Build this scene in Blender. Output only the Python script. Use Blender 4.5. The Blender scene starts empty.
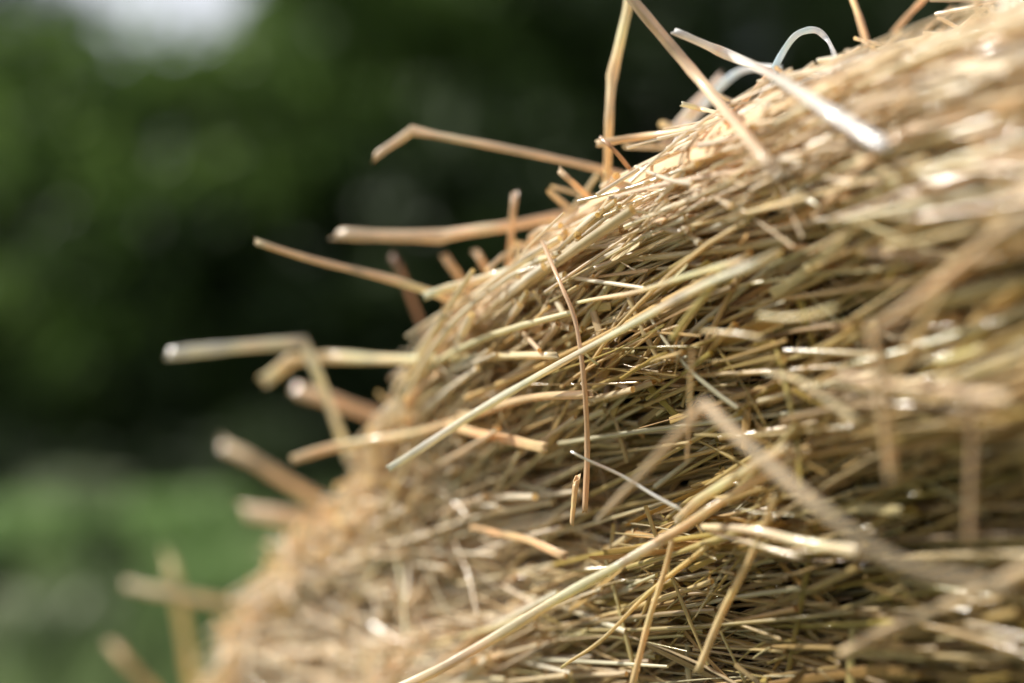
import bpy, math
import numpy as np
from math import radians as R

rng = np.random.default_rng(11)
sc = bpy.context.scene
col = sc.collection
W_PX, H_PX = 1024, 683
LENS, SENSOR = 50.0, 36.0
HT = SENSOR / 2 / LENS                      # tan of half the horizontal view angle
CAM_H, TILT = 1.1, R(3.0)
FOCUS = 0.62
CT, ST = math.cos(TILT), math.sin(TILT)

def world(p):
    """stack coordinates (x right, y ahead, z up, level with the lens) -> world"""
    p = np.asarray(p, float)
    x, y, z = p[..., 0], p[..., 1], p[..., 2]
    return np.stack([x, y * CT - z * ST, y * ST + z * CT + CAM_H], -1)

def ray(px, py, d):
    return np.array([(px - W_PX / 2) / (W_PX / 2) * HT * d, d, (H_PX / 2 - py) / (W_PX / 2) * HT * d])

def pix(p):
    d = np.maximum(p[..., 1], 1e-3)
    return W_PX / 2 + p[..., 0] / d / HT * W_PX / 2, H_PX / 2 - p[..., 2] / d / HT * W_PX / 2

# ---------------------------------------------------------------- materials
def nodes_of(m):
    m.use_nodes = True
    nt = m.node_tree
    nt.nodes.clear()
    return nt, nt.nodes, nt.links

def straw_material(name, rough=0.34, coat=0.35, transl=0.22, spec=0.5, glow=(1.0, .82, .55)):
    m = bpy.data.materials.new(name)
    nt, N, L = nodes_of(m)
    out = N.new('ShaderNodeOutputMaterial')
    att = N.new('ShaderNodeAttribute'); att.attribute_name = 'tint'
    uv = N.new('ShaderNodeUVMap'); uv.uv_map = 'fibre'
    mp = N.new('ShaderNodeMapping'); mp.inputs['Scale'].default_value = (14, 26, 1)
    L.new(uv.outputs[0], mp.inputs['Vector'])
    n1 = N.new('ShaderNodeTexNoise'); n1.inputs['Scale'].default_value = 1.0; n1.inputs['Detail'].default_value = 4
    L.new(mp.outputs[0], n1.inputs['Vector'])
    mp2 = N.new('ShaderNodeMapping'); mp2.inputs['Scale'].default_value = (2.0, 60, 1)
    L.new(uv.outputs[0], mp2.inputs['Vector'])
    n2 = N.new('ShaderNodeTexNoise'); n2.inputs['Scale'].default_value = 1.0; n2.inputs['Detail'].default_value = 3
    L.new(mp2.outputs[0], n2.inputs['Vector'])
    r1 = N.new('ShaderNodeMapRange'); r1.inputs[1].default_value = .3; r1.inputs[2].default_value = .72
    r1.inputs[3].default_value = .98; r1.inputs[4].default_value = 1.3
    L.new(n1.outputs[0], r1.inputs[0])
    r2 = N.new('ShaderNodeMapRange'); r2.inputs[1].default_value = .35; r2.inputs[2].default_value = .7
    r2.inputs[3].default_value = 1.15; r2.inputs[4].default_value = .85
    L.new(n2.outputs[0], r2.inputs[0])
    mu = N.new('ShaderNodeMath'); mu.operation = 'MULTIPLY'
    L.new(r1.outputs[0], mu.inputs[0]); L.new(r2.outputs[0], mu.inputs[1])
    vm = N.new('ShaderNodeVectorMath'); vm.operation = 'SCALE'
    L.new(att.outputs['Color'], vm.inputs[0]); L.new(mu.outputs[0], vm.inputs['Scale'])
    # darker, redder blotches
    sp = N.new('ShaderNodeTexNoise'); sp.inputs['Scale'].default_value = 1.0; sp.inputs['Detail'].default_value = 2
    mp3 = N.new('ShaderNodeMapping'); mp3.inputs['Scale'].default_value = (3, 170, 1); L.new(uv.outputs[0], mp3.inputs['Vector'])
    L.new(mp3.outputs[0], sp.inputs['Vector'])
    r3 = N.new('ShaderNodeMapRange'); r3.inputs[1].default_value = .66; r3.inputs[2].default_value = .76
    r3.inputs[3].default_value = 0; r3.inputs[4].default_value = .5
    L.new(sp.outputs[0], r3.inputs[0])
    mx = N.new('ShaderNodeMix'); mx.data_type = 'RGBA'; mx.blend_type = 'MULTIPLY'
    L.new(r3.outputs[0], mx.inputs[0]); L.new(vm.outputs[0], mx.inputs[6]); mx.inputs[7].default_value = (.66, .57, .40, 1)
    bs = N.new('ShaderNodeBsdfPrincipled')
    L.new(mx.outputs[2], bs.inputs['Base Color'])
    rr = N.new('ShaderNodeMapRange'); rr.inputs[3].default_value = rough - .1; rr.inputs[4].default_value = rough + .2
    L.new(n1.outputs[0], rr.inputs[0]); L.new(rr.outputs[0], bs.inputs['Roughness'])
    bs.inputs['Specular IOR Level'].default_value = spec
    bs.inputs['Coat Weight'].default_value = coat; bs.inputs['Coat Roughness'].default_value = .13
    bs.inputs['Sheen Weight'].default_value = .35; bs.inputs['Sheen Roughness'].default_value = .35; bs.inputs['Sheen Tint'].default_value = (1, .93, .8, 1)
    bp = N.new('ShaderNodeBump'); bp.inputs['Strength'].default_value = .45; bp.inputs['Distance'].default_value = .0004
    L.new(n1.outputs[0], bp.inputs['Height']); L.new(bp.outputs[0], bs.inputs['Normal'])
    tr = N.new('ShaderNodeBsdfTranslucent')
    warm = N.new('ShaderNodeMix'); warm.data_type = 'RGBA'; warm.blend_type = 'MULTIPLY'; warm.inputs[0].default_value = 1
    L.new(mx.outputs[2], warm.inputs[6]); warm.inputs[7].default_value = (*glow, 1)
    L.new(warm.outputs[2], tr.inputs['Color'])
    mix = N.new('ShaderNodeMixShader'); mix.inputs[0].default_value = transl
    L.new(bs.outputs[0], mix.inputs[1]); L.new(tr.outputs[0], mix.inputs[2])
    L.new(mix.outputs[0], out.inputs['Surface'])
    return m

def leaf_material(name, c1, c2, transl=.35, scale=1.2, rough=.5):
    m = bpy.data.materials.new(name)
    nt, N, L = nodes_of(m)
    out = N.new('ShaderNodeOutputMaterial')
    geo = N.new('ShaderNodeNewGeometry')
    no = N.new('ShaderNodeTexNoise'); no.inputs['Scale'].default_value = scale; no.inputs['Detail'].default_value = 3
    L.new(geo.outputs['Position'], no.inputs['Vector'])
    cr = N.new('ShaderNodeValToRGB')
    cr.color_ramp.elements[0].position = .36; cr.color_ramp.elements[0].color = (*c1, 1)
    cr.color_ramp.elements[1].position = .66; cr.color_ramp.elements[1].color = (*c2, 1)
    L.new(no.outputs[0], cr.inputs[0])
    bs = N.new('ShaderNodeBsdfPrincipled'); bs.inputs['Roughness'].default_value = rough
    L.new(cr.outputs[0], bs.inputs['Base Color'])
    tr = N.new('ShaderNodeBsdfTranslucent'); L.new(cr.outputs[0], tr.inputs['Color'])
    mix = N.new('ShaderNodeMixShader'); mix.inputs[0].default_value = transl
    L.new(bs.outputs[0], mix.inputs[1]); L.new(tr.outputs[0], mix.inputs[2])
    L.new(mix.outputs[0], out.inputs['Surface'])
    return m

def noise_material(name, c1, c2, scale, rough=.9, bump=.3):
    m = bpy.data.materials.new(name)
    nt, N, L = nodes_of(m)
    out = N.new('ShaderNodeOutputMaterial')
    geo = N.new('ShaderNodeNewGeometry')
    no = N.new('ShaderNodeTexNoise'); no.inputs['Scale'].default_value = scale; no.inputs['Detail'].default_value = 6
    L.new(geo.outputs['Position'], no.inputs['Vector'])
    cr = N.new('ShaderNodeValToRGB')
    cr.color_ramp.elements[0].position = .35; cr.color_ramp.elements[0].color = (*c1, 1)
    cr.color_ramp.elements[1].position = .68; cr.color_ramp.elements[1].color = (*c2, 1)
    L.new(no.outputs[0], cr.inputs[0])
    bs = N.new('ShaderNodeBsdfPrincipled'); bs.inputs['Roughness'].default_value = rough
    bp = N.new('ShaderNodeBump'); bp.inputs['Strength'].default_value = bump
    L.new(no.outputs[0], bp.inputs['Height']); L.new(bp.outputs[0], bs.inputs['Normal'])
    L.new(cr.outputs[0], bs.inputs['Base Color']); L.new(bs.outputs[0], out.inputs['Surface'])
    return m

M_STRAW = straw_material('dry_straw', rough=.32, coat=1.0, transl=.25)
M_CHAFF = straw_material('dry_straw_leaf', rough=.42, coat=.3, transl=.26)
M_TWINE = straw_material('pale_twine', rough=.3, coat=.4, transl=.3, glow=(.95, .97, 1))
M_CORE = noise_material('packed_straw_core', (.012, .008, .004), (.04, .025, .01), 60)  # near-black, so the shade of deep gaps is put into the colour
M_BARK = noise_material('bark', (.03, .025, .02), (.09, .075, .055), 9, bump=.8)
M_SOIL = noise_material('meadow_soil', (.02, .035, .01), (.08, .12, .035), 1.3)
M_GRASS = leaf_material('meadow_grass_blades', (.09, .15, .05), (.32, .42, .17), .5, .8)
M_WEED = leaf_material('dry_weed_stems', (.20, .26, .13), (.42, .46, .28), .3, 3)

# ---------------------------------------------------------------- stack surface (x over y, z)
_yk = np.array([.12, .22, .30, .46, .62, .75, .90, 1.05, 1.25, 1.50, 1.80, 2.1])
_xk = np.array([.46, .37, .30, .168, .040, -.052, -.146, -.232, -.315, -.22, .18, .75])
_zy = np.array([.12, .30, .46, .55, .62, .70, .75, .83, .90, 1.00, 1.15, 1.5, 2.1])
_zk = np.array([.14, .085, .055, .040, .022, -.014, -.050, -.115, -.180, -.28, -.42, -.60, -.75])

def _smooth(xk, yk):
    # resample the knots to a fine table and blur it so the outline has no kinks
    t = np.linspace(xk[0], xk[-1], 600)
    v = np.interp(t, xk, yk)
    k = np.hanning(61); k /= k.sum()
    vp = np.concatenate([v[0] - (v[1] - v[0]) * np.arange(60, 0, -1), v, v[-1] + (v[-1] - v[-2]) * np.arange(1, 61)])
    v = np.convolve(vp, k, 'same')[60:-60]
    return t, v
_tx, _vx = _smooth(_yk, _xk)
_tz, _vz = _smooth(_zy, _zk)

def lump(y, z):
    """bundles and hollows, stretched along the run of the straw"""
    u = y * 1.0 - z * .35; v = z + y * .30
    h = (np.sin(v * 92 + 3.1 * np.sin(u * 9.0)) * .0040 + np.sin(v * 47 + u * 13 + 1.7) * .0055
         + np.sin(v * 205 + 7 * np.sin(u * 17 + 2)) * .0018 + np.sin(u * 31 + v * 12) * .0035 + np.sin(v * 23 - u * 7 + .4) * .006)
    calm = np.clip(1 - (z - .02) / .10, .5, 1) * np.clip(1 - (y - .70) / .5, .6, 1)
    d1 = z - (y - .46) * .15 - .004; d2 = z + .054
    band = np.clip((.70 - y) / .12, 0, 1)
    hollow = (.042 * np.exp(-(d1 / .026) ** 2) + .020 * np.exp(-(d2 / .012) ** 2)) * band
    return (h * 2.1 - .003) * calm - hollow

def X(y, z):
    xw = np.interp(y, _tx, _vx); zr = np.interp(y, _tz, _vz)
    t = np.maximum(z - zr, 0)
    low = np.maximum(-z - .25, 0)
    shade = np.clip((.95 - y) / .35, 0, 1) * np.clip((y - .2) / .15, 0, 1)
    under = np.clip(-z, 0, .30)
    return xw + np.interp(y, [.62, .85], [12.0, 7.5]) * t * t + .38 * under * shade - .22 * low

def S(y, z):
    return X(y, z) - lump(y, z)

def grad_normal(y, z):
    e = .004
    gy = (X(y + e, z) - X(y - e, z)) / (2 * e); gz = (X(y, z + e) - X(y, z - e)) / (2 * e)
    n = np.stack([-np.ones_like(gy), gy, gz], -1)
    return n / np.linalg.norm(n, axis=-1, keepdims=True)

def surf_depth(px, py, clear=0.0):
    """distance at which the view line through a pixel comes within `clear` of the face"""
    ds = np.arange(.3, 2.0, .002)
    p = np.stack([ray(px, py, d) for d in ds])
    nx = np.abs(grad_normal(p[:, 1], p[:, 2])[:, 0])
    inside = (p[:, 0] - X(p[:, 1], p[:, 2])) * nx > -(clear + .005)
    return ds[np.argmax(inside)] if inside.any() else np.inf

# ---------------------------------------------------------------- tube batches
def unit(v):
    return v / np.maximum(np.linalg.norm(v, axis=-1, keepdims=True), 1e-9)

def tubes(P, rad, sides, flat=None, ref=None):
    """P (n,k,3) centre lines, rad (n,k), flat (n,) thickness ratio -> verts, quads, uv(u,v) per vertex"""
    n, k, _ = P.shape
    T = np.zeros_like(P)
    T[:, 1:-1] = P[:, 2:] - P[:, :-2]; T[:, 0] = P[:, 1] - P[:, 0]; T[:, -1] = P[:, -1] - P[:, -2]
    T = unit(T)
    if ref is None:
        ref = rng.normal(size=(n, 3))
    mean = unit(P[:, -1] - P[:, 0])
    ref = unit(ref - (ref * mean).sum(-1, keepdims=True) * mean)
    A = unit(ref[:, None] - (ref[:, None] * T).sum(-1, keepdims=True) * T)
    B = np.cross(T, A)
    a = np.arange(sides) / sides * 2 * np.pi
    fl = np.ones(n) if flat is None else flat
    off = (np.cos(a)[None, None, :, None] * A[:, :, None] + np.sin(a)[None, None, :, None] * B[:, :, None] * fl[:, None, None, None])
    V = P[:, :, None] + off * rad[:, :, None, None]
    V = V.reshape(-1, 3)
    i = np.arange(n)[:, None, None] * (k * sides); j = np.arange(k - 1)[None, :, None] * sides; s = np.arange(sides)[None, None, :]
    s2 = (s + 1) % sides
    Q = np.stack([i + j + s, i + j + s2, i + j + sides + s2, i + j + sides + s], -1).reshape(-1, 4)
    seg = np.linalg.norm(np.diff(P, axis=1), axis=-1)
    ln = np.concatenate([np.zeros((n, 1)), np.cumsum(seg, 1)], 1) + rng.uniform(0, 9, (n, 1))
    uu = np.broadcast_to((np.arange(sides) / sides)[None, None], (n, k, sides)) + rng.uniform(0, 9, (n, 1, 1))
    UV = np.stack([np.abs(((uu * 2) % 2) - 1) + np.floor(rng.uniform(0, 40, (n, 1, 1))), np.broadcast_to(ln[:, :, None], (n, k, sides))], -1).reshape(-1, 2)
    return V, Q, UV

def mesh_from(name, V, Q, UV=None, tint=None, mat=None, smooth=True):
    me = bpy.data.meshes.new(name)
    nv, nf, w = len(V), len(Q), Q.shape[1]
    me.vertices.add(nv); me.vertices.foreach_set('co', np.ascontiguousarray(V, dtype=np.float32).ravel())
    me.loops.add(nf * w); me.loops.foreach_set('vertex_index', np.ascontiguousarray(Q, dtype=np.int32).ravel())
    me.polygons.add(nf); me.polygons.foreach_set('loop_start', np.arange(0, nf * w, w, dtype=np.int32))
    if smooth:
        me.polygons.foreach_set('use_smooth', np.ones(nf, dtype=bool))
    me.update(calc_edges=True)
    if UV is not None:
        l = me.uv_layers.new(name='fibre')
        l.data.foreach_set('uv', np.ascontiguousarray(UV[Q.ravel()], dtype=np.float32).ravel())
    if tint is not None:
        a = me.color_attributes.new('tint', 'FLOAT_COLOR', 'POINT')
        c = np.ones((nv, 4), np.float32); c[:, :3] = tint
        a.data.foreach_set('color', c.ravel())
    if mat:
        me.materials.append(mat)
    return me

def link(name, me, label=None, cat=None, group=None, kind=None, parent=None, loc=None):
    o = bpy.data.objects.new(name, me); col.objects.link(o)
    if label: o['label'] = label
    if cat: o['category'] = cat
    if group: o['group'] = group
    if kind: o['kind'] = kind
    if parent: o.parent = parent
    if loc is not None: o.location = loc
    return o

# ---------------------------------------------------------------- the packed straw
PAL = np.array([[.84, .65, .34], [.90, .75, .49], [.76, .55, .23], [.62, .50, .15], [.50, .35, .18], [.88, .69, .36], [.95, .85, .66]])
TONE = ['golden', 'pale', 'golden', 'olive', 'brown', 'golden', 'pale']
def palette(n, z=None):
    p = np.array([.24, .17, .16, .12, .07, .17, .07])
    i = rng.choice(len(PAL), n, p=p)
    c = PAL[i] * rng.uniform(.78, 1.15, (n, 1)) * rng.uniform(.95, 1.05, (n, 3))
    return np.clip(c, 0, .86), i

def fbm(y, z, a, b):
    return np.sin(y * a + 2.2 * np.sin(z * b)) * .6 + np.sin(z * a * 1.3 + 1.9 + 1.7 * np.sin(y * b * 1.4 + z * 5)) * .6

def y_mid(P):
    return P[:, P.shape[1] // 2, 1]

def scatter(n, ylo, yhi, zlo, zhi, K, Lmin, Lmax, rmin, rmax, depth, wild=.10, out=0.0, follow=.75, sd=7.5):
    """straws lying in the face: centre lines (n,K,3) and radii"""
    y = rng.uniform(ylo, yhi, n * 3); z = rng.uniform(zlo, zhi, n * 3)
    # area weighting of the sloping crest
    e = .004
    gy = (X(y + e, z) - X(y - e, z)) / (2 * e); gz = (X(y, z + e) - X(y, z - e)) / (2 * e)
    w = np.sqrt(1 + gy ** 2 + np.minimum(gz, 6) ** 2); keep = rng.random(n * 3) < w / w.max()
    y, z = y[keep][:n], z[keep][:n]
    n = len(y)
    N = grad_normal(y, z)
    up = np.array([0, 0, 1.0])
    Hh = unit(np.cross(N, up))                           # horizontal tangent
    s = np.sign(Hh[:, 1:2]); Hh = Hh * s                 # pointing away from the camera
    D = np.cross(Hh, N); D = D * np.sign(-D[:, 2:3])      # downhill tangent
    base = np.interp(z, [-.35, -.12, 0, .06, .16], [6, 13, 18, 16, 8])
    ang = base + fbm(y, z, 21, 17) * 8 + rng.normal(0, sd, n)
    wildm = rng.random(n) < wild
    ang = np.where(wildm, base + rng.normal(0, 48, n), ang)
    ang = np.radians(ang)
    elev = np.radians(rng.normal(0, 5, n) + np.where(wildm, rng.normal(4, 10, n), 0))
    t = Hh * np.cos(ang)[:, None] + D * np.sin(ang)[:, None]
    t = unit(t * np.cos(elev)[:, None] + N * np.sin(elev)[:, None])
    Lh = rng.uniform(Lmin, Lmax, n) ** 1.0 / 2
    off = lump(y, z) + out - depth * rng.random(n) ** 1.3
    s_ = np.linspace(-1, 1, K)[None, :, None]
    C = np.stack([X(y, z), y, z], -1)
    P = C[:, None] + t[:, None] * s_ * Lh[:, None, None]
    # follow the rounding of the stack, then add the height
    for _ in range(2):
        q = P.reshape(-1, 3); nn = grad_normal(q[:, 1], q[:, 2])
        gx = np.abs(nn[:, 0]); f = (q[:, 0] - X(q[:, 1], q[:, 2])) * gx
        P = (q + nn * np.clip(f, -.05, .05)[:, None] * follow * .7).reshape(n, K, 3)
    P = P + N[:, None] * off[:, None, None]
    # own bend and tilt
    bend = rng.normal(0, .05, (n, 2)) * Lh[:, None]
    sd_ = np.cross(N, t)
    P = P + (s_ ** 2 - .4) * (N[:, None] * bend[:, :1, None] + sd_[:, None] * bend[:, 1:, None])
    P = P + N[:, None] * (np.tan(elev) * Lh)[:, None, None] * s_ * (follow * .9)
    # a sharp kink on some
    kink = (rng.random(n) < .16)[:, None, None]; kp = rng.uniform(-.5, .5, n)[:, None, None]
    kd = unit(rng.normal(size=(n, 3)))[:, None] * rng.uniform(.1, .45, n)[:, None, None] * Lh[:, None, None]
    P = P + kink * np.maximum(s_ - kp, 0) * kd
    r = (rng.uniform(0, 1, n) ** 1.25) * (rmax - rmin) + rmin
    taper = 1 - rng.uniform(0, .3, n)[:, None] * np.linspace(0, 1, K)[None]
    return P, r[:, None] * taper, N, wildm

batches = []           # (P, rad, flat, tint, toneidx, isleaf)
def add_batch(leaf, *a, **k):
    P, r, N, w = scatter(*a, **k)
    q = P.reshape(-1, 3); far = ((S(q[:, 1], q[:, 2]) - q[:, 0]) * np.abs(grad_normal(q[:, 1], q[:, 2])[:, 0])).reshape(P.shape[:2]).max(1)
    ok = far < rng.uniform(.008, .025, len(P)) + np.clip((y_mid(P) - .66) / .2, 0, 1) * .018          # nothing loose enough to stand far off the face
    P, r, N, w = P[ok], r[ok], N[ok], w[ok]
    n = len(P)
    r = r * (1 + .13 * rng.normal(size=r.shape))
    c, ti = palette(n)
    # paler bleached tint paints in sunlight on the top and far slope
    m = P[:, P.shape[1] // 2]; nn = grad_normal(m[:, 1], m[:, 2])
    lit_tint = np.clip(nn[:, 2] * 1.1, 0, .7) * np.clip((m[:, 1] - .38) / .2, .25, 1) + np.clip((m[:, 1] - .64) / .25, 0, .9)
    lit_tint = (np.clip(lit_tint * 1.3, 0, .92) * rng.uniform(.5, 1, n))[:, None]
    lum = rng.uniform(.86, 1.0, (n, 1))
    c = c * (1 - lit_tint) + np.array([1.0, .94, .78]) * lum * lit_tint
    face_shade = np.clip((.80 - m[:, 1]) / .2, 0, 1) * np.clip((.05 - m[:, 2]) / .1, 0, 1)  # shade of the lower near face, painted as a darker tint
    c = c * (1 - face_shade[:, None] * np.array([.36, .43, .62]))
    if leaf:
        flat = rng.uniform(.05, .16, n); r = r * 1.15
        c = c * np.array([1.0, .93, .85]); ref = N + rng.normal(0, .55, (n, 3)); ref = np.cross(ref, P[:, -1] - P[:, 0])
    else:
        flat = rng.uniform(.72, 1, n); ref = rng.normal(size=(n, 3))
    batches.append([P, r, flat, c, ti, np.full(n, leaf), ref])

add_batch(False, 14000, .30, 1.34, -.36, .20, 8, .08, .26, .0007, .0017, .044)
add_batch(False, 4200, .30, 1.1, -.30, .20, 9, .12, .30, .0009, .0017, .006, out=.003, wild=.10)
add_batch(False, 9000, .34, 1.1, -.32, .20, 6, .04, .14, .0003, .0010, .014, out=.003, wild=.14, sd=9)
add_batch(False, 3500, .34, 1.0, -.32, .20, 5, .006, .022, .0003, .0008, .012, out=.003, wild=.6, sd=25)
add_batch(True, 6500, .30, 1.34, -.36, .20, 7, .03, .12, .0009, .0026, .018, out=.003, wild=.25, sd=12)
add_batch(True, 3000, .34, 1.1, -.32, .20, 5, .006, .03, .0005, .0020, .012, out=.003, wild=.6, sd=30)
add_batch(False, 1300, .5, 1.3, -.34, .16, 9, .04, .14, .00018, .00040, .004, out=.004, wild=.9, follow=.2, sd=30)
# straws standing off the sunlit crest and the far slope
add_batch(False, 2600, .55, 1.3, -.34, .13, 7, .03, .09, .0005, .0017, .004, out=.004, wild=.9, follow=.2, sd=30)
add_batch(True, 500, .45, 1.3, -.34, .16, 7, .02, .06, .0006, .0018, .004, out=.004, wild=.9, follow=.2, sd=30)
add_batch(False, 900, .74, 1.3, -.36, .05, 7, .04, .12, .0008, .0020, .003, out=.007, wild=.7, follow=.3, sd=25)
add_batch(True, 400, .74, 1.3, -.36, .05, 7, .02, .08, .0010, .0028, .003, out=.007, wild=.8, follow=.3, sd=30)
add_batch(False, 4500, .70, 1.34, -.38, .05, 9, .12, .30, .0011, .0022, .020, out=.002, wild=.06)
# the rest of the stack, outside the frame: coarser
add_batch(False, 9000, .14, 2.0, -1.12, -.26, 6, .10, .30, .0016, .0030, .03)
add_batch(False, 2500, .14, .34, -.5, .26, 6, .06, .2, .0010, .0022, .02)
add_batch(False, 3500, 1.2, 2.0, -.4, .1, 6, .1, .3, .0014, .0028, .03)

# which straws show largest: a coarse depth buffer over the frame
BW, BH = W_PX // 2, H_PX // 2
zb = np.full(BW * BH, 9.0)
samples = []
for b in batches:
    P, r = b[0], b[1]; n, K, _ = P.shape
    M = 64
    t = np.linspace(0, K - 1 - 1e-6, M); i0 = t.astype(int); f = (t - i0)[None, :, None]
    Q = P[:, i0] * (1 - f) + P[:, i0 + 1] * f
    rr = r[:, i0]
    px, py = pix(Q)
    for dy in (-1, 0, 1):
        wpx = rr / Q[..., 1] / HT * W_PX / 2
        ix = (px / 2).astype(int); iy = ((py + dy * wpx * .8) / 2).astype(int)
        ok = (ix >= 0) & (ix < BW) & (iy >= 0) & (iy < BH) & (Q[..., 1] > .2)
        np.minimum.at(zb, (iy * BW + ix)[ok], (Q[..., 1] - rr)[ok])
    samples.append((Q, rr, px, py))
score = []
for bi, b in enumerate(batches):
    Q, rr, px, py = samples[bi]
    ix = (px / 2).astype(int); iy = (py / 2).astype(int)
    ok = (ix >= 0) & (ix < BW) & (iy >= 0) & (iy < BH) & (Q[..., 1] > .2)
    idx = np.where(ok, iy * BW + ix, 0)
    vis = ok & (Q[..., 1] - rr < zb[idx] + .0022)
    step = np.hypot(np.diff(px, axis=1), np.diff(py, axis=1)).mean(1)
    wpx = (2 * rr / np.maximum(Q[..., 1], .2) / HT * W_PX / 2)
    sc_ = (vis * wpx).sum(1) * step
    score += [(s, bi, k) for k, s in enumerate(sc_)]
score.sort(key=lambda e: -e[0])
N_OWN = 232
own = score[:N_OWN]
own_set = {(b, k) for _, b, k in own}

def nubs(P, rad):
    """swell the tube at the stem's nodes"""
    return rad

def straw_mesh(name, P, rad, sides, flat, tint, mat, ref=None, own_origin=True):
    V, Q, UV = tubes(P[None], rad[None], sides, None if flat is None else np.array([flat]), None if ref is None else ref[None])
    Vw = world(V)
    c = Vw.mean(0)
    me = mesh_from(name, Vw - c, Q, UV, np.broadcast_to(tint, (len(V), 3)) if np.ndim(tint) == 1 else tint, mat)
    return me, c

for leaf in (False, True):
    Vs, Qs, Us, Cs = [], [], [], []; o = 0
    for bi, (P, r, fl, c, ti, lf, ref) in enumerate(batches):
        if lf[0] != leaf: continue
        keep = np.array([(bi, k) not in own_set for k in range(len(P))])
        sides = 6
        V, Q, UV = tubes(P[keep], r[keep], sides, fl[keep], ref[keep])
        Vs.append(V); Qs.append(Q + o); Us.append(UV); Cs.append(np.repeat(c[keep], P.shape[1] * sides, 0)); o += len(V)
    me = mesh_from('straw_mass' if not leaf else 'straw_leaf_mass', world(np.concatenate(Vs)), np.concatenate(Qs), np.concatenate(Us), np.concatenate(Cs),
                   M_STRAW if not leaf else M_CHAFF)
    if not leaf:
        link('packed_straw', me, 'dense mass of golden straw stems packed into the sloping face of the stack', 'straw', kind='stuff')
    else:
        link('straw_chaff', me, 'flat dry leaves and chaff caught between the packed straw stems', 'chaff', kind='stuff')

# the body under the straw, down to the ground
yy = np.linspace(.12, 2.05, 90); zz = np.concatenate([np.linspace(-1.14, -.4, 20), np.linspace(-.385, .26, 60)])
Y, Z = np.meshgrid(yy, zz, indexing='ij')
Xs = np.minimum(S(Y, Z) + .036, 1.6)
G = np.stack([Xs, Y, Z], -1)
back = G[:, ::-1].copy(); back[..., 0] = 1.62
G2 = np.concatenate([G, back], 1)
ny, nz = G2.shape[:2]
ii, jj = np.meshgrid(np.arange(ny - 1), np.arange(nz - 1), indexing='ij')
Qc = np.stack([ii * nz + jj, (ii + 1) * nz + jj, (ii + 1) * nz + jj + 1, ii * nz + jj + 1], -1).reshape(-1, 4)
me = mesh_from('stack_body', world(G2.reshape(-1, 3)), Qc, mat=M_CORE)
link('straw_stack', me, 'rounded golden straw stack filling the right of the view, packed body coloured near-black as shade between the stems', 'straw stack')

ZONES = [(lambda x, y: y < 260 and x > 760, 'on the blurred sunlit top of the stack'),
         (lambda x, y: x > 830, 'on the close blurred right flank of the stack'),
         (lambda x, y: x < 480, 'on the distant blurred left slope of the stack'),
         (lambda x, y: y < 300, 'along the bright crest of the stack'),
         (lambda x, y: y > 520, 'low on the sharp middle of the stack face'),
         (lambda x, y: True, 'across the sharp middle of the stack face')]
for s_, bi, k in own:
    P, r, fl, c, ti, lf, ref = batches[bi]
    P0 = P[k]
    # a finer centre line for the ones that stand alone
    K = len(P0); t = np.linspace(0, K - 1 - 1e-6, 2 * K - 1); i0 = t.astype(int); f = (t - i0)[:, None]
    Pf = P0[i0] * (1 - f) + P0[i0 + 1] * f; rf = np.interp(t, np.arange(K), r[k])
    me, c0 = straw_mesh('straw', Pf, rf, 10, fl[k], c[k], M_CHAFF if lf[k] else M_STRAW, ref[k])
    px, py = pix(samples[bi][0][k]); px, py = np.clip(px, 0, 1023).mean(), np.clip(py, 0, 682).mean()
    zone = next(n for g, n in ZONES if g(px, py))
    tone = TONE[ti[k]]
    if lf[k]:
        link('flat_straw', me, f'flat {tone} straw leaf lying {zone}', 'straw leaf', group=f'flat {tone} leaves {zone}', loc=c0)
    else:
        link('straw', me, f'{tone} round straw lying {zone}', 'straw', group=f'{tone} straws {zone}', loc=c0)

# ---------------------------------------------------------------- the straws one can point to
GOLD, PALE, WHITE, OLIVE, BROWN, ORANGE = (.62, .46, .23), (.72, .60, .38), (.82, .80, .76), (.56, .48, .20), (.68, .58, .42), (.72, .52, .28)

def catmull(pts, sub, sharp):
    """densify a polyline; kinks stay sharp"""
    pts = np.array(pts); out = []
    n = len(pts)
    for i in range(n - 1):
        p1, p2 = pts[i], pts[i + 1]
        p0 = pts[i - 1] if i > 0 and i not in sharp else p1 - (p2 - p1)
        p3 = pts[i + 2] if i + 2 < n and (i + 1) not in sharp else p2 + (p2 - p1)
        for t in np.linspace(0, 1, sub, endpoint=False):
            out.append(.5 * ((2 * p1) + (-p0 + p2) * t + (2 * p0 - 5 * p1 + 4 * p2 - p3) * t * t + (-p0 + 3 * p1 - 3 * p2 + p3) * t ** 3))
    out.append(pts[-1])
    return np.array(out)

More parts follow.
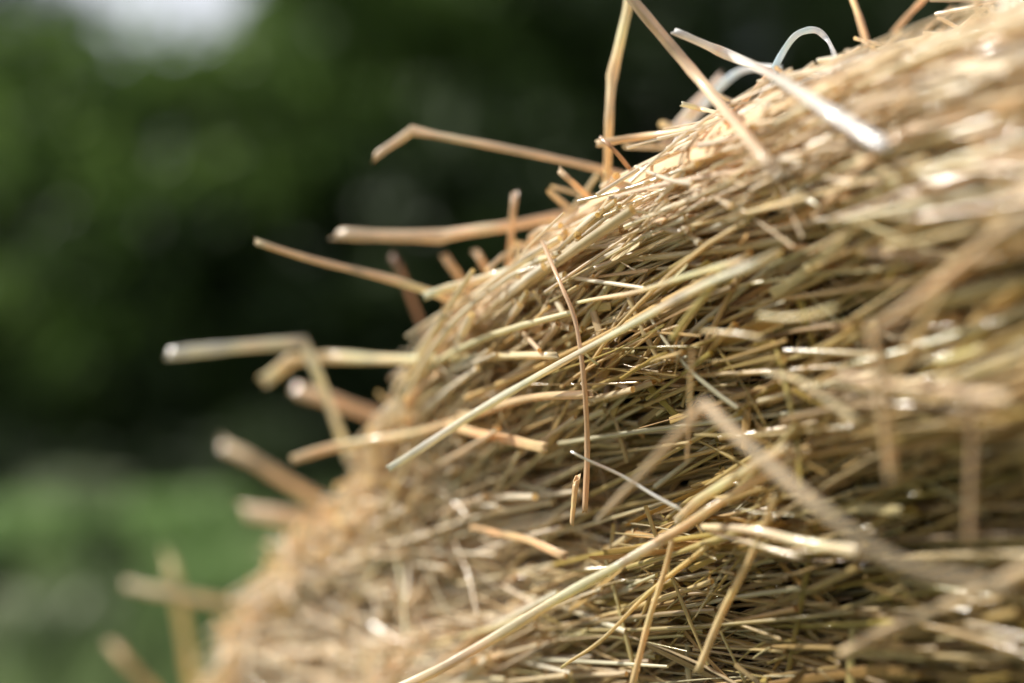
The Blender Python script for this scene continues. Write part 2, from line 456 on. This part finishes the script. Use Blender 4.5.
def hero(label, pts, w, color, cat='straw', name='straw', kinks=(), flat=.85, mat=None, clear=.007, nodes=(), wob=1.0, sides=18, ref=None, sub=8):
    """pts: (px, py, distance from the lens in m, or 's' to lie on the stack face); w: width in px, one or two values"""
    P, Wd = [], []
    ws = np.linspace(w[0], w[1], len(pts)) if np.ndim(w) else np.full(len(pts), w)
    for (px, py, d), wp in zip(pts, ws):
        sd = surf_depth(px, py, clear)
        if d != 's' and d < 0: d = -d                   # an end pushed into the stack
        elif d == 's': d = sd if np.isfinite(sd) else FOCUS
        elif np.isfinite(sd) and d > sd: d = sd
        P.append(ray(px, py, d)); Wd.append(.84 * wp / (W_PX / 2) * HT * d / 2)
    Pf = catmull(P, sub, set(kinks)); m = len(Pf)
    rad = np.interp(np.linspace(0, len(pts) - 1, m), np.arange(len(pts)), Wd)
    L = np.linalg.norm(Pf[-1] - Pf[0])
    tt = np.linspace(0, 1, m)
    ph = rng.uniform(0, 6, 4)
    Pf = Pf + wob * L * .0035 * np.stack([np.sin(tt * 9 + ph[0]), np.sin(tt * 7 + ph[1]), np.sin(tt * 11 + ph[2])], -1)
    rad = rad * (1 + .05 * np.sin(tt * 23 + ph[3]) + .03 * np.sin(tt * 57 + ph[0]))
    fl = np.full(m, float(flat)); seg = 1.0 / (len(pts) - 1)
    for k in kinks:                                     # a fold crushes the tube flat and splays it
        g = np.exp(-((tt - k * seg) / (.0045 / max(L, .02))) ** 2)
        rad = rad * (1 + .22 * g); fl = fl * (1 - .5 * g)
    for nd in nodes:
        rad = rad * (1 + .13 * np.exp(-((tt - nd) / .012) ** 2)) * np.where(tt > nd, 1.0, .9)
    if flat > .4:                                       # the sheath ends part of the way along
        sh0 = rng.uniform(.25, .75); rad = rad * np.where(tt > sh0, 1.0, 1.09)
    c = (np.array(color) * np.array([1.30, 1.22, 1.16]))[None, :] * (1 + .10 * np.sin(tt * 8 + ph[1]) + .05 * np.sin(tt * 31 + ph[2]))[:, None]
    for nd in nodes:
        c = c * (1 - .45 * np.exp(-((tt - nd) / .012) ** 2))[:, None]
    # cut ends fall back inside so the stem reads as hollow
    T0, T1 = unit(Pf[1] - Pf[0]), unit(Pf[-1] - Pf[-2])
    Pf = np.concatenate([[Pf[0] + T0 * rad[0] * 2.5], [Pf[0] + T0 * .0001], Pf, [Pf[-1] - T1 * .0001], [Pf[-1] - T1 * rad[-1] * 2.5]])
    rad = np.concatenate([[rad[0] * .6, rad[0] * .72], rad, [rad[-1] * .72, rad[-1] * .6]]); fl = np.concatenate([fl[:1], fl[:1], fl, fl[-1:], fl[-1:]])
    c = np.concatenate([c[:1] * .35, c[:1] * .9, c, c[-1:] * .9, c[-1:] * .35])
    tint = np.repeat(np.clip(c, 0, .92), sides, 0)
    # tangents at the folded-back ends: build rings with the outer direction
    n = len(Pf)
    T = np.zeros_like(Pf); core = Pf[2:-2]
    Tc = np.gradient(core, axis=0); T[2:-2] = Tc; T[:2] = Tc[0]; T[-2:] = Tc[-1]; T = unit(T)
    rv = np.array([0, -1.0, 0]) if ref is None else np.array(ref, float)
    mean = unit(core[-1] - core[0])
    if abs((rv * mean).sum()) > .9: rv = np.array([1.0, 0, 0])
    Bn = unit(np.cross(T, rv)); An = np.cross(Bn, T)
    a = np.arange(sides) / sides * 2 * np.pi
    V = (Pf[:, None] + (np.cos(a)[None, :, None] * Bn[:, None] + np.sin(a)[None, :, None] * An[:, None] * fl[:, None, None]) * rad[:, None, None])
    rib = 1 + .07 * np.sign(np.cos(a * 5)) * np.abs(np.cos(a * 5)) ** .5
    V = Pf[:, None] + (V - Pf[:, None]) * rib[None, :, None]
    for e_, rows in ((0, slice(0, 4)), (1, slice(-4, None))):   # ends torn on a slant
        sl = rng.uniform(.3, 1.6); ph_ = rng.uniform(0, 6)
        V[rows] += T[rows][:, None] * (np.cos(a + ph_) * sl + .35 * np.cos(a * 3 + ph_))[None, :, None] * rad[rows][:, None, None]
    V = V.reshape(-1, 3)
    i = np.arange(n - 1)[:, None] * sides; s = np.arange(sides)[None]; s2 = (s + 1) % sides
    Q = np.stack([i + s, i + s2, i + sides + s2, i + sides + s], -1).reshape(-1, 4)
    ln = np.concatenate([[0], np.cumsum(np.linalg.norm(np.diff(Pf, axis=0), axis=1))]) + rng.uniform(0, 9)
    UV = np.stack([np.tile(np.abs(((np.arange(sides) / sides * 2) % 2) - 1), n) + rng.integers(0, 40), np.repeat(ln, sides)], -1)
    Vw = world(V); c0 = Vw.mean(0)
    me = mesh_from(name, Vw - c0, Q, UV, tint, mat or M_STRAW)
    return link(name, me, label, cat, loc=c0)

# rising off the crest at the top
hero('thick straight straw slanting down from the top edge onto the crest', [(610, -34, .60), (632, 0, .60), (700, 80, .59), (773, 168, .585)], (13, 13), (.68, .57, .40), nodes=(.55,), clear=.018)
hero('broad pale white straw lying over the crest, crossing the thick slanting one', [(677, 33, .60), (740, 59, .60), (800, 92, .585), (886, 147, .56)], (9, 17), WHITE, nodes=(.2,), flat=.6, clear=.02)
hero('tall kinked straw standing upright on the crest beside the thick slanting straw', [(636, -30, .68), (629, 0, .68), (613, 77, .68), (609, 130, .68), (605, 200, -.71)], (12, 9), (.74, .64, .40), kinks=(2,))
hero('long tan straw with a bent tip, highest of those pointing left from the crest', [(376, 157, .715), (411, 129, .71), (500, 148, .70), (606, 170, .70), (664, 190, -.73)], (8, 10), BROWN, kinks=(1,))
hero('thick tan straw bent shallowly, second highest pointing left from the crest', [(338, 233, .75), (440, 237, .74), (512, 224, .73), (594, 212, -.76)], (13, 12), (.68, .58, .42), kinks=(1,))
hero('straight orange tan straw with a cut tip sloping down into the crest', [(257, 242, .69), (345, 268, .70), (437, 293, .71), (500, 314, -.77)], (9, 12), (.74, .62, .42), nodes=(.38, .7))
hero('short pale straw lying along the crest at the foot of the orange tan one', [(425, 296, .70), (468, 282, .695), (512, 269, .69), (560, 252, .70)], (9, 7), (.80, .72, .52))
hero('whitish straw pointing far left, folded sharply down at its middle', [(172, 354, .80), (235, 346, .80), (303, 342, .80), (325, 390, .81), (350, 462, -.88)], (15, 9), (.80, .78, .66), kinks=(2,), flat=.5, nodes=(.5,))
hero('pale straw with drooping tip lying just below the folded whitish straw', [(262, 380, .84), (292, 361, .83), (345, 357, .82), (440, 358, .79), (560, 357, .74)], (14, 9), (.74, .66, .42), kinks=(1,))
hero('blurred straw on the left slope under the drooping pale one', [(295, 389, .90), (345, 405, .89), (440, 436, -.9)], 15, (.66, .52, .34))
hero('blurred brownish straw jutting up and left over the dark trees', [(222, 444, .98), (265, 468, .97), (345, 516, -1.0)], 13, (.66, .56, .38))
hero('stubby blurred straw jutting left below the brownish one', [(244, 512, 1.0), (300, 517, .99), (358, 524, -1.02)], 17, (.66, .56, .40))
hero('lowest long blurred straw reaching left over the green meadow', [(128, 585, 1.06), (185, 596, 1.05), (285, 612, -1.08)], 10, (.66, .60, .42))
hero('faint upright straw at the foot of the left slope', [(170, 556, 1.10), (178, 600, 1.09), (200, 730, -1.14)], 12, (.56, .52, .26))
hero('faint slanting straw in the bottom left corner of the stack', [(113, 645, 1.12), (135, 672, 1.11), (215, 755, -1.15)], 11, (.58, .44, .24))
# across the face
hero('longest sharp pale straw running up across the middle of the face', [(388, 468, .66), (440, 434, .66), (500, 400, .655), (600, 343, .64), (700, 285, .61), (762, 260, .60), (800, 247, -.625)], (9, 10), (.86, .80, .64), nodes=(.62,), clear=.010)
hero('pale yellow straw resting under the end of the longest sharp one', [(295, 458, .78), (350, 445, .77), (420, 430, .76), (520, 402, .72), (590, 392, 's')], (9, 10), (.72, .58, .34))
hero('thick glossy straw rising from the bottom edge towards the middle', [(380, 700, .60), (450, 662, .595), (540, 610, .59), (610, 570, .585), (682, 528, .575)], (12.5, 11), (.80, .70, .50), nodes=(.82,), clear=.012)
hero('bundle straw continuing the thick glossy one to the upper right', [(650, 546, .58), (695, 519, .57), (745, 488, .56), (795, 456, .55)], (8, 11), (.70, .55, .30), clear=.01)
hero('pale straw laid close beside the bundle straw', [(676, 520, .59), (720, 486, .58), (790, 446, .565)], (10, 11), (.76, .66, .42), clear=.012)
hero('close blurred grey straw bent into a peak in front of the face', [(598, 520, .55), (640, 478, .53), (672, 440, .51), (703, 402, .50), (760, 456, .48), (830, 516, .46), (900, 562, .45), (1010, 588, .44)], (6, 15), (.62, .54, .38), kinks=(3,), clear=.02)
hero('thin brown straw hanging down across the longest sharp straw', [(543, 240, .66), (560, 285, .655), (576, 325, .645), (585, 380, .635), (587, 440, .63), (584, 512, .625)], (4, 7), (.62, .47, .30), clear=.012)
hero('frayed little straw end hanging beside the thin brown straw', [(577, 478, .62), (574, 500, .62), (572, 523, .62)], (7, 5), (.74, .56, .30), clear=.014)
hero('thin white needle of straw above the thick glossy one', [(572, 452, .60), (625, 478, .598), (682, 511, .59)], (2.5, 5), (.80, .76, .72), clear=.014)
hero('tapering straw leaning upright low on the face', [(776, 494, .572), (748, 562, .575), (722, 615, .58), (697, 672, .585)], (6, 9), (.68, .56, .30), clear=.014)
hero('slim upright straw under the end of the thick glossy one', [(673, 541, .585), (655, 602, .59), (630, 690, .595)], (5, 8), (.70, .57, .30), clear=.01)
hero('thin yellow straw arcing to the bottom left of the slim upright one', [(561, 668, .61), (600, 641, .605), (650, 592, .60), (708, 546, .59)], (3, 6), (.68, .58, .26), clear=.01)
hero('hair thin straw standing upright in the middle of the face', [(692, 347, .60), (690, 400, .60), (687, 462, .60)], (3, 3), (.72, .60, .38), clear=.02)
hero('pale straw with curled end forking off the longest sharp straw', [(577, 303, .64), (630, 293, .635), (690, 276, .615), (745, 258, .60)], (4, 8), (.78, .68, .44), clear=.008)
hero('olive straw standing steeply beside the fork of pale straws', [(672, 338, .615), (695, 308, .608), (724, 270, .60)], (7, 8), (.56, .50, .20), clear=.008)
hero('twisted pale leaf blade curving down right of the middle', [(765, 373, .57), (795, 378, .565), (825, 398, .555), (856, 420, .54)], (4, 8), (.66, .60, .38), flat=.25, clear=.012)
hero('thick pale straw pointing right from the end of the glossy one', [(702, 526, .58), (760, 532, .565), (815, 545, .55), (862, 552, .535)], (7, 15), (.74, .64, .42), clear=.014)
hero('slim pale straw sloping right under the thick pale one', [(706, 530, .58), (750, 543, .57), (802, 558, .555)], (5, 6), (.68, .60, .40), clear=.014)
hero('olive straw with white cut end lying right of the fork', [(758, 316, .585), (795, 318, .575), (835, 308, .56)], (6, 8), (.64, .58, .30), clear=.014)
hero('short straight straw right of the steep olive one', [(702, 331, .60), (730, 333, .59), (764, 338, .58)], (4, 5), (.64, .54, .28), clear=.012)
hero('close blurred pale straw crossing the right flank', [(842, 376, .50), (900, 385, .48), (960, 393, .465), (1012, 400, .45)], (9, 17), (.70, .56, .36), clear=.02)
hero('close blurred vertical straw crossing the right flank', [(872, 322, .50), (882, 400, .495), (892, 480, .49)], (9, 11), (.62, .50, .30), clear=.03)
hero('close blurred steep straw above the vertical one', [(944, 290, .47), (918, 335, .475), (892, 378, .48)], (10, 10), (.58, .46, .22), clear=.02)
hero('close blurred straw hanging in the dark of the right flank', [(965, 380, .47), (972, 440, .468), (970, 545, .465)], (7, 8), (.50, .38, .24), clear=.02)
hero('broad blurred straw at the right edge sloping down left', [(1040, 205, .46), (985, 245, .465), (930, 290, .475), (868, 335, .50)], (14, 11), (.60, .47, .28), clear=.02)
hero('broad blurred straw low at the right edge', [(1045, 560, .45), (985, 590, .465), (910, 620, .49), (840, 655, .51)], (14, 11), (.58, .48, .30), clear=.015)
hero('orange dry leaf scrap on the left slope under the yellow straw', [(446, 424, .76), (490, 436, .75), (545, 447, .73)], (9, 13), ORANGE, cat='straw leaf', name='flat_straw', flat=.2, mat=M_CHAFF)
hero('orange dry leaf scrap lower on the left slope', [(470, 527, .72), (520, 538, .71), (566, 556, .69)], (6, 11), ORANGE, cat='straw leaf', name='flat_straw', flat=.2, mat=M_CHAFF)
# short ends along the crest
hero('short tan straw stub leaning left above the crest', [(559, 170, .66), (573, 183, .66), (600, 208, -.69)], (7, 7), (.68, .54, .34))
hero('thin dark brown curl of leaf on the crest', [(600, 137, .645), (616, 152, .64), (646, 190, -.66)], (4, 6), (.42, .25, .12), flat=.5)
hero('upright blurred stub on the crest left of the tan stub', [(515, 194, .72), (513, 215, .72), (508, 272, -.74)], 7, (.62, .48, .30))
hero('blurred stub on the crest between the pale straw and the orange one', [(445, 257, .76), (456, 272, .76), (484, 318, -.78)], 8, (.62, .48, .30))
hero('blurred stub further up the crest beside the upright stub', [(476, 252, .75), (486, 268, .75), (512, 312, -.77)], 7, (.62, .48, .30))
hero('small dark blurred twig end behind the orange tan straw', [(392, 255, .80), (402, 275, .80), (432, 350, -.84)], 7, (.28, .16, .10))
hero('orange straw cut off at the top edge above the crest', [(845, -22, .585), (853, 0, .585), (868, 46, .58)], (7, 8), (.72, .52, .26))
hero('thin straw leaning right at the top edge beside the orange one', [(940, -20, .565), (924, -1, .565), (893, 33, .565)], (6, 7), (.66, .50, .28))
hero('small pale straw pointing left under the slanting straw', [(682, 104, .63), (705, 110, .63), (730, 116, .625)], (6, 5), (.80, .74, .56))
hero('long tan straw lying level behind the upright kinked one', [(598, 143, .66), (650, 136, .655), (706, 124, .645), (745, 108, .635)], (8, 7), (.74, .62, .40))
hero('straw crossing steeply under the slanting straw', [(680, 160, .62), (725, 120, .61), (773, 70, .61)], (5, 6), (.68, .50, .28))
hero('stout blurred whitish straw leaning behind the slanting one', [(668, 140, .72), (690, 112, .72), (722, 76, .72)], 13, (.70, .64, .56))

# ---------------------------------------------------------------- loose plastic twine on the crest
hero('thin white twine arching in a loop above the crest', [(752, 118, .64), (764, 92, .64), (778, 62, .635), (793, 39, .63), (806, 31, .63), (818, 31, .63), (828, 41, .625), (835, 56, .62), (832, 64, .615), (850, 58, .61), (868, 50, .605)],
     (8, 7), (.70, .84, 1.0), cat='twine', name='baling_twine', flat=.22, mat=M_TWINE, wob=1.5)
hero('blurred white twine end drooping behind the crest, below the loop', [(780, 66, .69), (757, 68, .70), (738, 73, .705), (722, 84, .71), (706, 104, .715), (690, 124, .72), (676, 145, .73)],
     (6, 12), (.70, .82, .98), cat='twine', name='baling_twine', flat=.3, mat=M_TWINE, wob=1.5)

# ---------------------------------------------------------------- ground, grass
def ground_sheet():
    n = 60
    g = np.sign(np.linspace(-1, 1, n)) * np.abs(np.linspace(-1, 1, n)) ** 3 * 400
    A, B = np.meshgrid(g, g, indexing='ij')
    Zg = .04 * np.sin(A * .9) * np.cos(B * .7) * (np.hypot(A, B) > 3)
    V = np.stack([A, B, Zg], -1).reshape(-1, 3)
    ii, jj = np.meshgrid(np.arange(n - 1), np.arange(n - 1), indexing='ij')
    Q = np.stack([ii * n + jj, (ii + 1) * n + jj, (ii + 1) * n + jj + 1, ii * n + jj + 1], -1).reshape(-1, 4)
    link('ground', mesh_from('ground', V, Q, mat=M_SOIL), kind='structure')
ground_sheet()

def blades(n, cx, cy, h, w, lean=.5):
    """bent tapering grass blades"""
    a = rng.uniform(0, 2 * np.pi, n); d = np.stack([np.cos(a), np.sin(a), 0 * a], -1)
    s = np.stack([-np.sin(a), np.cos(a), 0 * a], -1)
    B = np.stack([cx, cy, 0 * cx], -1); ln = (rng.uniform(.1, 1, n) * lean * h)[:, None]
    up = np.array([0, 0, 1.0]); hh = h[:, None]; ww = w[:, None]
    v = [B - s * ww, B + s * ww, B + up * hh * .55 + d * ln * .3 - s * ww * .8, B + up * hh * .55 + d * ln * .3 + s * ww * .8, B + up * hh + d * ln, B + up * hh * .98 + d * ln * 1.02 + s * ww * .15]
    V = np.stack(v, 1).reshape(-1, 3); o = np.arange(n)[:, None] * 6
    Q = np.concatenate([o + np.array([0, 1, 3, 2]), o + np.array([2, 3, 5, 4])])
    return V, Q
n = 26000
r_ = 2.2 + 22 * rng.random(n) ** .8; th = rng.uniform(R(70), R(125), n)
gx, gy_ = r_ * np.cos(th), r_ * np.sin(th)
V, Q = blades(n, gx, gy_, rng.uniform(.08, .34, n) * (1 + .6 * np.sin(gx * 2.3 + gy_ * .9)), rng.uniform(.006, .014, n) * (1 + r_ / 12))
link('meadow_grass', mesh_from('meadow_grass', V, Q, mat=M_GRASS, smooth=False), 'rough green meadow grass between the stack and the trees', 'grass', kind='stuff')

# ---------------------------------------------------------------- trees
def leaves(C, size, outward=None):
    """pointed leaves, two triangles folded along the rib"""
    n = len(C)
    a = unit(rng.normal(size=(n, 3)) + np.array([0, 0, -.35])); b = unit(np.cross(a, rng.normal(size=(n, 3)))); c = np.cross(a, b)
    s = size[:, None]
    v = np.stack([C - a * s * .5, C + b * s * .28 + c * s * .08, C + a * s * .5, C - b * s * .28 + c * s * .08], 1).reshape(-1, 3)
    o = np.arange(n)[:, None] * 4
    Q = np.concatenate([o + np.array([0, 1, 2]), o + np.array([0, 2, 3])])
    return v, Q

def tree(name, label, x, y, h, spread, mats, nl, crown_from=.18, leaf=.2, group='trees behind the meadow', nclump=70, trunk_r=.2):
    root = bpy.data.objects.new(name, None); col.objects.link(root)
    root.location = (x, y, 0); root['label'] = label; root['category'] = 'tree'; root['group'] = group
    lines, rads = [], []
    K = 9
    t = np.linspace(0, 1, K)
    tp = np.stack([np.sin(t * 3 + x) * .25 * t, np.cos(t * 2.5 + y) * .25 * t, t * h * .88 - .1], -1)
    lines.append(tp); rads.append(trunk_r * (1.15 - t) ** 1.1 + .02)
    nb = 22; tips = []
    for i in range(nb):
        f = rng.uniform(crown_from * .8, .88); s = tp[0] * (1 - f) + tp[-1] * f
        s = np.array([np.interp(f, t, tp[:, q]) for q in range(3)])
        az = i * 2.4 + rng.uniform(-.4, .4)
        prof = math.sin(math.pi * min(1, max(.12, (1 - f) * .95 + .1))) ** .7
        ln = spread * prof * rng.uniform(.6, 1.0)
        d = np.array([math.cos(az), math.sin(az), rng.uniform(.15, .6)])
        e = s + d * ln
        mid = (s + e) / 2 + np.array([0, 0, -.08 * ln])
        tt = t[:, None]
        lines.append(s * (1 - tt) ** 2 + 2 * mid * tt * (1 - tt) + e * tt ** 2); rads.append(trunk_r * .32 * (1.05 - t) + .006)
        tips += [s * .45 + e * .55, e]
    V, Q, UV = tubes(np.array(lines), np.array(rads), 8, ref=np.tile([1.0, .3, .1], (len(lines), 1)))
    link('trunk', mesh_from('trunk', V, Q, mat=M_BARK), parent=root)
    C, Sz = [], []
    cl = []
    for k in range(nclump):
        if k < len(tips): c = tips[k]
        else:
            f = rng.uniform(crown_from, 1.0); az = rng.uniform(0, 2 * np.pi)
            prof = math.sin(math.pi * min(1, (1 - f) * .85 + .12)) ** .6
            rr = spread * prof * math.sqrt(rng.uniform(.1, 1))
            c = np.array([rr * math.cos(az), rr * math.sin(az), h * f])
        cl.append(c)
    per = nl // len(cl)
    for c in cl:
        rad = spread * rng.uniform(.16, .34)
        d = unit(rng.normal(size=(per, 3))) * (rng.random((per, 1)) ** .45) * rad * np.array([1.15, 1.15, .75])
        C.append(c + d); Sz.append(rng.uniform(.6, 1.3, per) * leaf)
    V, Q = leaves(np.concatenate(C), np.concatenate(Sz))
    link('crown', mesh_from('crown', V, Q, mat=mats, smooth=False), parent=root)
    return root

L_DARK = leaf_material('dark_leaves', (.02, .04, .008), (.06, .10, .022), .3, .6)
L_MID = leaf_material('mid_green_leaves', (.075, .14, .028), (.22, .34, .075), .46, .5)
L_BLUE = leaf_material('blue_green_leaves', (.05, .09, .05), (.12, .18, .10), .3, .6)

tree('broadleaf_tree', 'bushy mid green tree under the bright gap of sky, left of centre', -4.7, 18.0, 5.75, 3.2, L_MID, 14000, leaf=.27, nclump=130)
tree('broadleaf_tree', 'large lighter green tree rising behind the straw tips in the centre', -1.5, 19.5, 8.6, 2.7, L_MID, 14000, leaf=.27, nclump=120)
tree('broadleaf_tree', 'lighter green tree between the two bushy ones, set further back', -3.0, 21.5, 7.4, 2.2, L_MID, 12000, leaf=.28, nclump=110)
tree('broadleaf_tree', 'tall dark tree behind the crest of the stack', 2.0, 18.0, 10.5, 3.2, L_DARK, 10000, leaf=.27, nclump=100)
tree('broadleaf_tree', 'tall dark tree furthest right, over the top of the stack', 6.2, 19.0, 11.0, 3.2, L_DARK, 9000, leaf=.27, nclump=100)
tree('broadleaf_tree', 'blue green tree at the left edge of the view', -8.9, 21.5, 8.4, 2.5, L_BLUE, 15000, leaf=.28, nclump=130)
tree('broadleaf_tree', 'tallest tree, behind the light green one in the centre', -1.2, 25.0, 12.5, 3.6, L_MID, 9000, leaf=.3, nclump=100)
tree('broadleaf_tree', 'low dark tree standing in the deep shade left of centre', -3.9, 16.8, 4.0, 2.3, L_DARK, 8000, crown_from=.06, leaf=.24, nclump=90, trunk_r=.12)
tree('broadleaf_tree', 'low dark tree in the shade at the left edge', -7.6, 17.3, 3.8, 2.3, L_DARK, 8000, crown_from=.06, leaf=.24, nclump=90, trunk_r=.12)
tree('broadleaf_tree', 'low dark tree in the shade behind the left slope of the stack', -.4, 16.5, 4.4, 2.3, L_DARK, 8000, crown_from=.06, leaf=.24, nclump=90, trunk_r=.12)

# the wood that closes the view: one mass nobody could count
C = []
for i in range(1000):
    a = rng.uniform(R(45), R(140)); d = rng.uniform(27, 36)
    x, y = d * math.cos(a), d * math.sin(a)
    top = 6.5 + 3.2 * math.sin(a * 9 + 1) + (3.5 if x > -3 else 0) + (-3.6 if x < -5 else 0)
    z = rng.uniform(0, max(top, 3))
    C.append(np.array([x, y, z]) + unit(rng.normal(size=(110, 3))) * rng.random((110, 1)) ** .4 * np.array([1.6, 1.6, 1.3]))
C = np.concatenate(C)
V, Q = leaves(C, rng.uniform(.3, .6, len(C)))
link('woods', mesh_from('woods', V, Q, mat=L_DARK, smooth=False), 'far dark wood closing the view behind the single trees', 'wood', kind='stuff')

# tall pale weeds in the meadow, left
L_WEED2 = leaf_material('fresh_weed_leaves', (.24, .40, .12), (.46, .62, .26), .4, 3)
def weed(px, y, h, wdt, mat, lab):
    x = (px - W_PX / 2) / (W_PX / 2) * HT * y
    root = bpy.data.objects.new('weed_clump', None); col.objects.link(root); root.location = (x, y, 0)
    root['label'] = lab; root['category'] = 'weed'; root['group'] = 'weed clumps in the meadow'
    n = 260
    V, Q = blades(n, rng.normal(0, wdt, n), rng.normal(0, wdt, n), h * rng.uniform(.5, 1.1, n), rng.uniform(.006, .012, n), .35)
    link('stem', mesh_from('weed_stems', V, Q, mat=mat, smooth=False), parent=root)['kind'] = 'stuff'
    n = 1500
    zc = h * rng.uniform(.1, 1.0, n)
    V, Q = leaves(np.stack([rng.normal(0, wdt * 1.2, n), rng.normal(0, wdt * 1.2, n), zc], -1), rng.uniform(.05, .11, n))
    link('foliage', mesh_from('weed_leaves', V, Q, mat=mat, smooth=False), parent=root)
weed(28, 8.2, .60, .11, L_WEED2, 'yellow green weed clump at the left edge of the view')
weed(74, 8.8, .72, .10, M_WEED, 'pale grey green weed clump second from the left edge')
weed(48, 5.6, .40, .09, M_WEED, 'low pale grey green weed clump closest to the camera')
weed(178, 8.4, .62, .17, L_WEED2, 'broad fresh green weed clump in the middle of the open meadow')
weed(228, 7.0, .42, .13, L_WEED2, 'fresh green weed clump right beside the foot of the stack slope')
for px, y, h, wdt, lab in [(-20, 13.5, 1.0, .5, 'dark bush under the trees at the left edge'), (70, 14.2, .8, .5, 'low dark bush under the trees, second from the left edge'),
                           (118, 7.2, .52, .09, 'narrow dark bush between the weed clumps'), (-8, 6.4, .48, .12, 'small dark bush in the grass at the left edge'), (128, 5.4, .26, .12, 'lowest dark bush in the grass below the slope'), (190, 14.5, .9, .5, 'dark bush under the trees behind the broad green weeds'),
                           (275, 13.6, 1.1, .55, 'dark bush under the trees beside the stack slope')]:
    x = (px - W_PX / 2) / (W_PX / 2) * HT * y
    root = bpy.data.objects.new('bush', None); col.objects.link(root); root.location = (x, y, 0)
    root['label'] = lab; root['category'] = 'bush'; root['group'] = 'dark bushes at the edge of the trees'
    st = []
    for k in range(9):
        a_ = k * .7; t_ = np.linspace(0, 1, 5)[:, None]
        st.append(np.array([math.cos(a_) * wdt, math.sin(a_) * wdt, h * .8]) * np.concatenate([t_ ** 1.3, t_ ** 1.3, t_], 1))
    V, Q, UV = tubes(np.array(st), np.tile(np.linspace(.018, .006, 5), (9, 1)), 6)
    link('stem', mesh_from('bush_stems', V, Q, mat=M_BARK), parent=root)
    n = 2600; d = unit(rng.normal(size=(n, 3))) * rng.random((n, 1)) ** .4
    V, Q = leaves(d * np.array([wdt * 1.3, wdt * 1.3, h * .5]) + np.array([0, 0, h * .55]), rng.uniform(.05, .12, n))
    link('foliage', mesh_from('bush_leaves', V, Q, mat=L_DARK, smooth=False), parent=root)

# ---------------------------------------------------------------- light
SUN_EL, SUN_AZ = R(42), R(-80)       # azimuth from the view direction, positive to the right
sd = np.array([math.sin(SUN_AZ) * math.cos(SUN_EL), math.cos(SUN_AZ) * math.cos(SUN_EL), math.sin(SUN_EL)])
sun = bpy.data.lights.new('sun', 'SUN'); sun.energy = 5.0; sun.angle = R(.53); sun.color = (1.0, .965, .89)
so = bpy.data.objects.new('sun', sun); col.objects.link(so)
from mathutils import Vector
so.rotation_euler = Vector(sd).to_track_quat('Z', 'Y').to_euler()
so.location = (-4, 4, 8)

w = bpy.data.worlds.new('World'); sc.world = w; w.use_nodes = True
nt = w.node_tree; nt.nodes.clear()
out = nt.nodes.new('ShaderNodeOutputWorld'); bg = nt.nodes.new('ShaderNodeBackground'); sky = nt.nodes.new('ShaderNodeTexSky')
sky.sky_type = 'NISHITA'; sky.sun_disc = False; sky.sun_elevation = SUN_EL; sky.sun_rotation = SUN_AZ
sky.air_density = 1.0; sky.dust_density = 3.5; sky.ozone_density = 1.0
bg.inputs['Strength'].default_value = .068
cn = nt.nodes.new('ShaderNodeTexNoise'); cn.inputs['Scale'].default_value = 2.2; cn.inputs['Detail'].default_value = 5
tc = nt.nodes.new('ShaderNodeTexCoord'); nt.links.new(tc.outputs['Generated'], cn.inputs['Vector'])
cm = nt.nodes.new('ShaderNodeMapRange'); cm.inputs[1].default_value = .34; cm.inputs[2].default_value = .54; cm.inputs[4].default_value = .95
nt.links.new(cn.outputs[0], cm.inputs[0])
mixc = nt.nodes.new('ShaderNodeMix'); mixc.data_type = 'RGBA'; mixc.inputs[7].default_value = (13.5, 14.0, 15.0, 1)
sx = nt.nodes.new('ShaderNodeSeparateXYZ'); nt.links.new(tc.outputs['Generated'], sx.inputs[0])
hm = nt.nodes.new('ShaderNodeMapRange'); hm.inputs[1].default_value = .30; hm.inputs[2].default_value = .55; hm.inputs[3].default_value = 1; hm.inputs[4].default_value = .15
nt.links.new(sx.outputs[2], hm.inputs[0])
mm = nt.nodes.new('ShaderNodeMath'); mm.operation = 'MULTIPLY'; nt.links.new(cm.outputs[0], mm.inputs[0]); nt.links.new(hm.outputs[0], mm.inputs[1])
nt.links.new(mm.outputs[0], mixc.inputs[0]); nt.links.new(sky.outputs[0], mixc.inputs[6]); nt.links.new(mixc.outputs[2], bg.inputs[0]); nt.links.new(bg.outputs[0], out.inputs[0])

# ---------------------------------------------------------------- camera
cd = bpy.data.cameras.new('camera'); cam = bpy.data.objects.new('camera', cd); col.objects.link(cam)
cam.location = (0, 0, CAM_H); cam.rotation_euler = (R(90) + TILT, 0, 0)
cd.lens = LENS; cd.sensor_width = SENSOR; cd.clip_start = .02; cd.clip_end = 2000
cd.dof.use_dof = True; cd.dof.focus_distance = FOCUS; cd.dof.aperture_fstop = 1.8; cd.dof.aperture_blades = 0
sc.camera = cam

sc.view_settings.view_transform = 'Standard'; sc.view_settings.look = 'None'; sc.view_settings.exposure = 0
sc.cycles.use_denoising = True
sc.cycles.max_bounces = 12; sc.cycles.diffuse_bounces = 8; sc.cycles.glossy_bounces = 3; sc.cycles.transmission_bounces = 4
sc.cycles.sample_clamp_indirect = 6
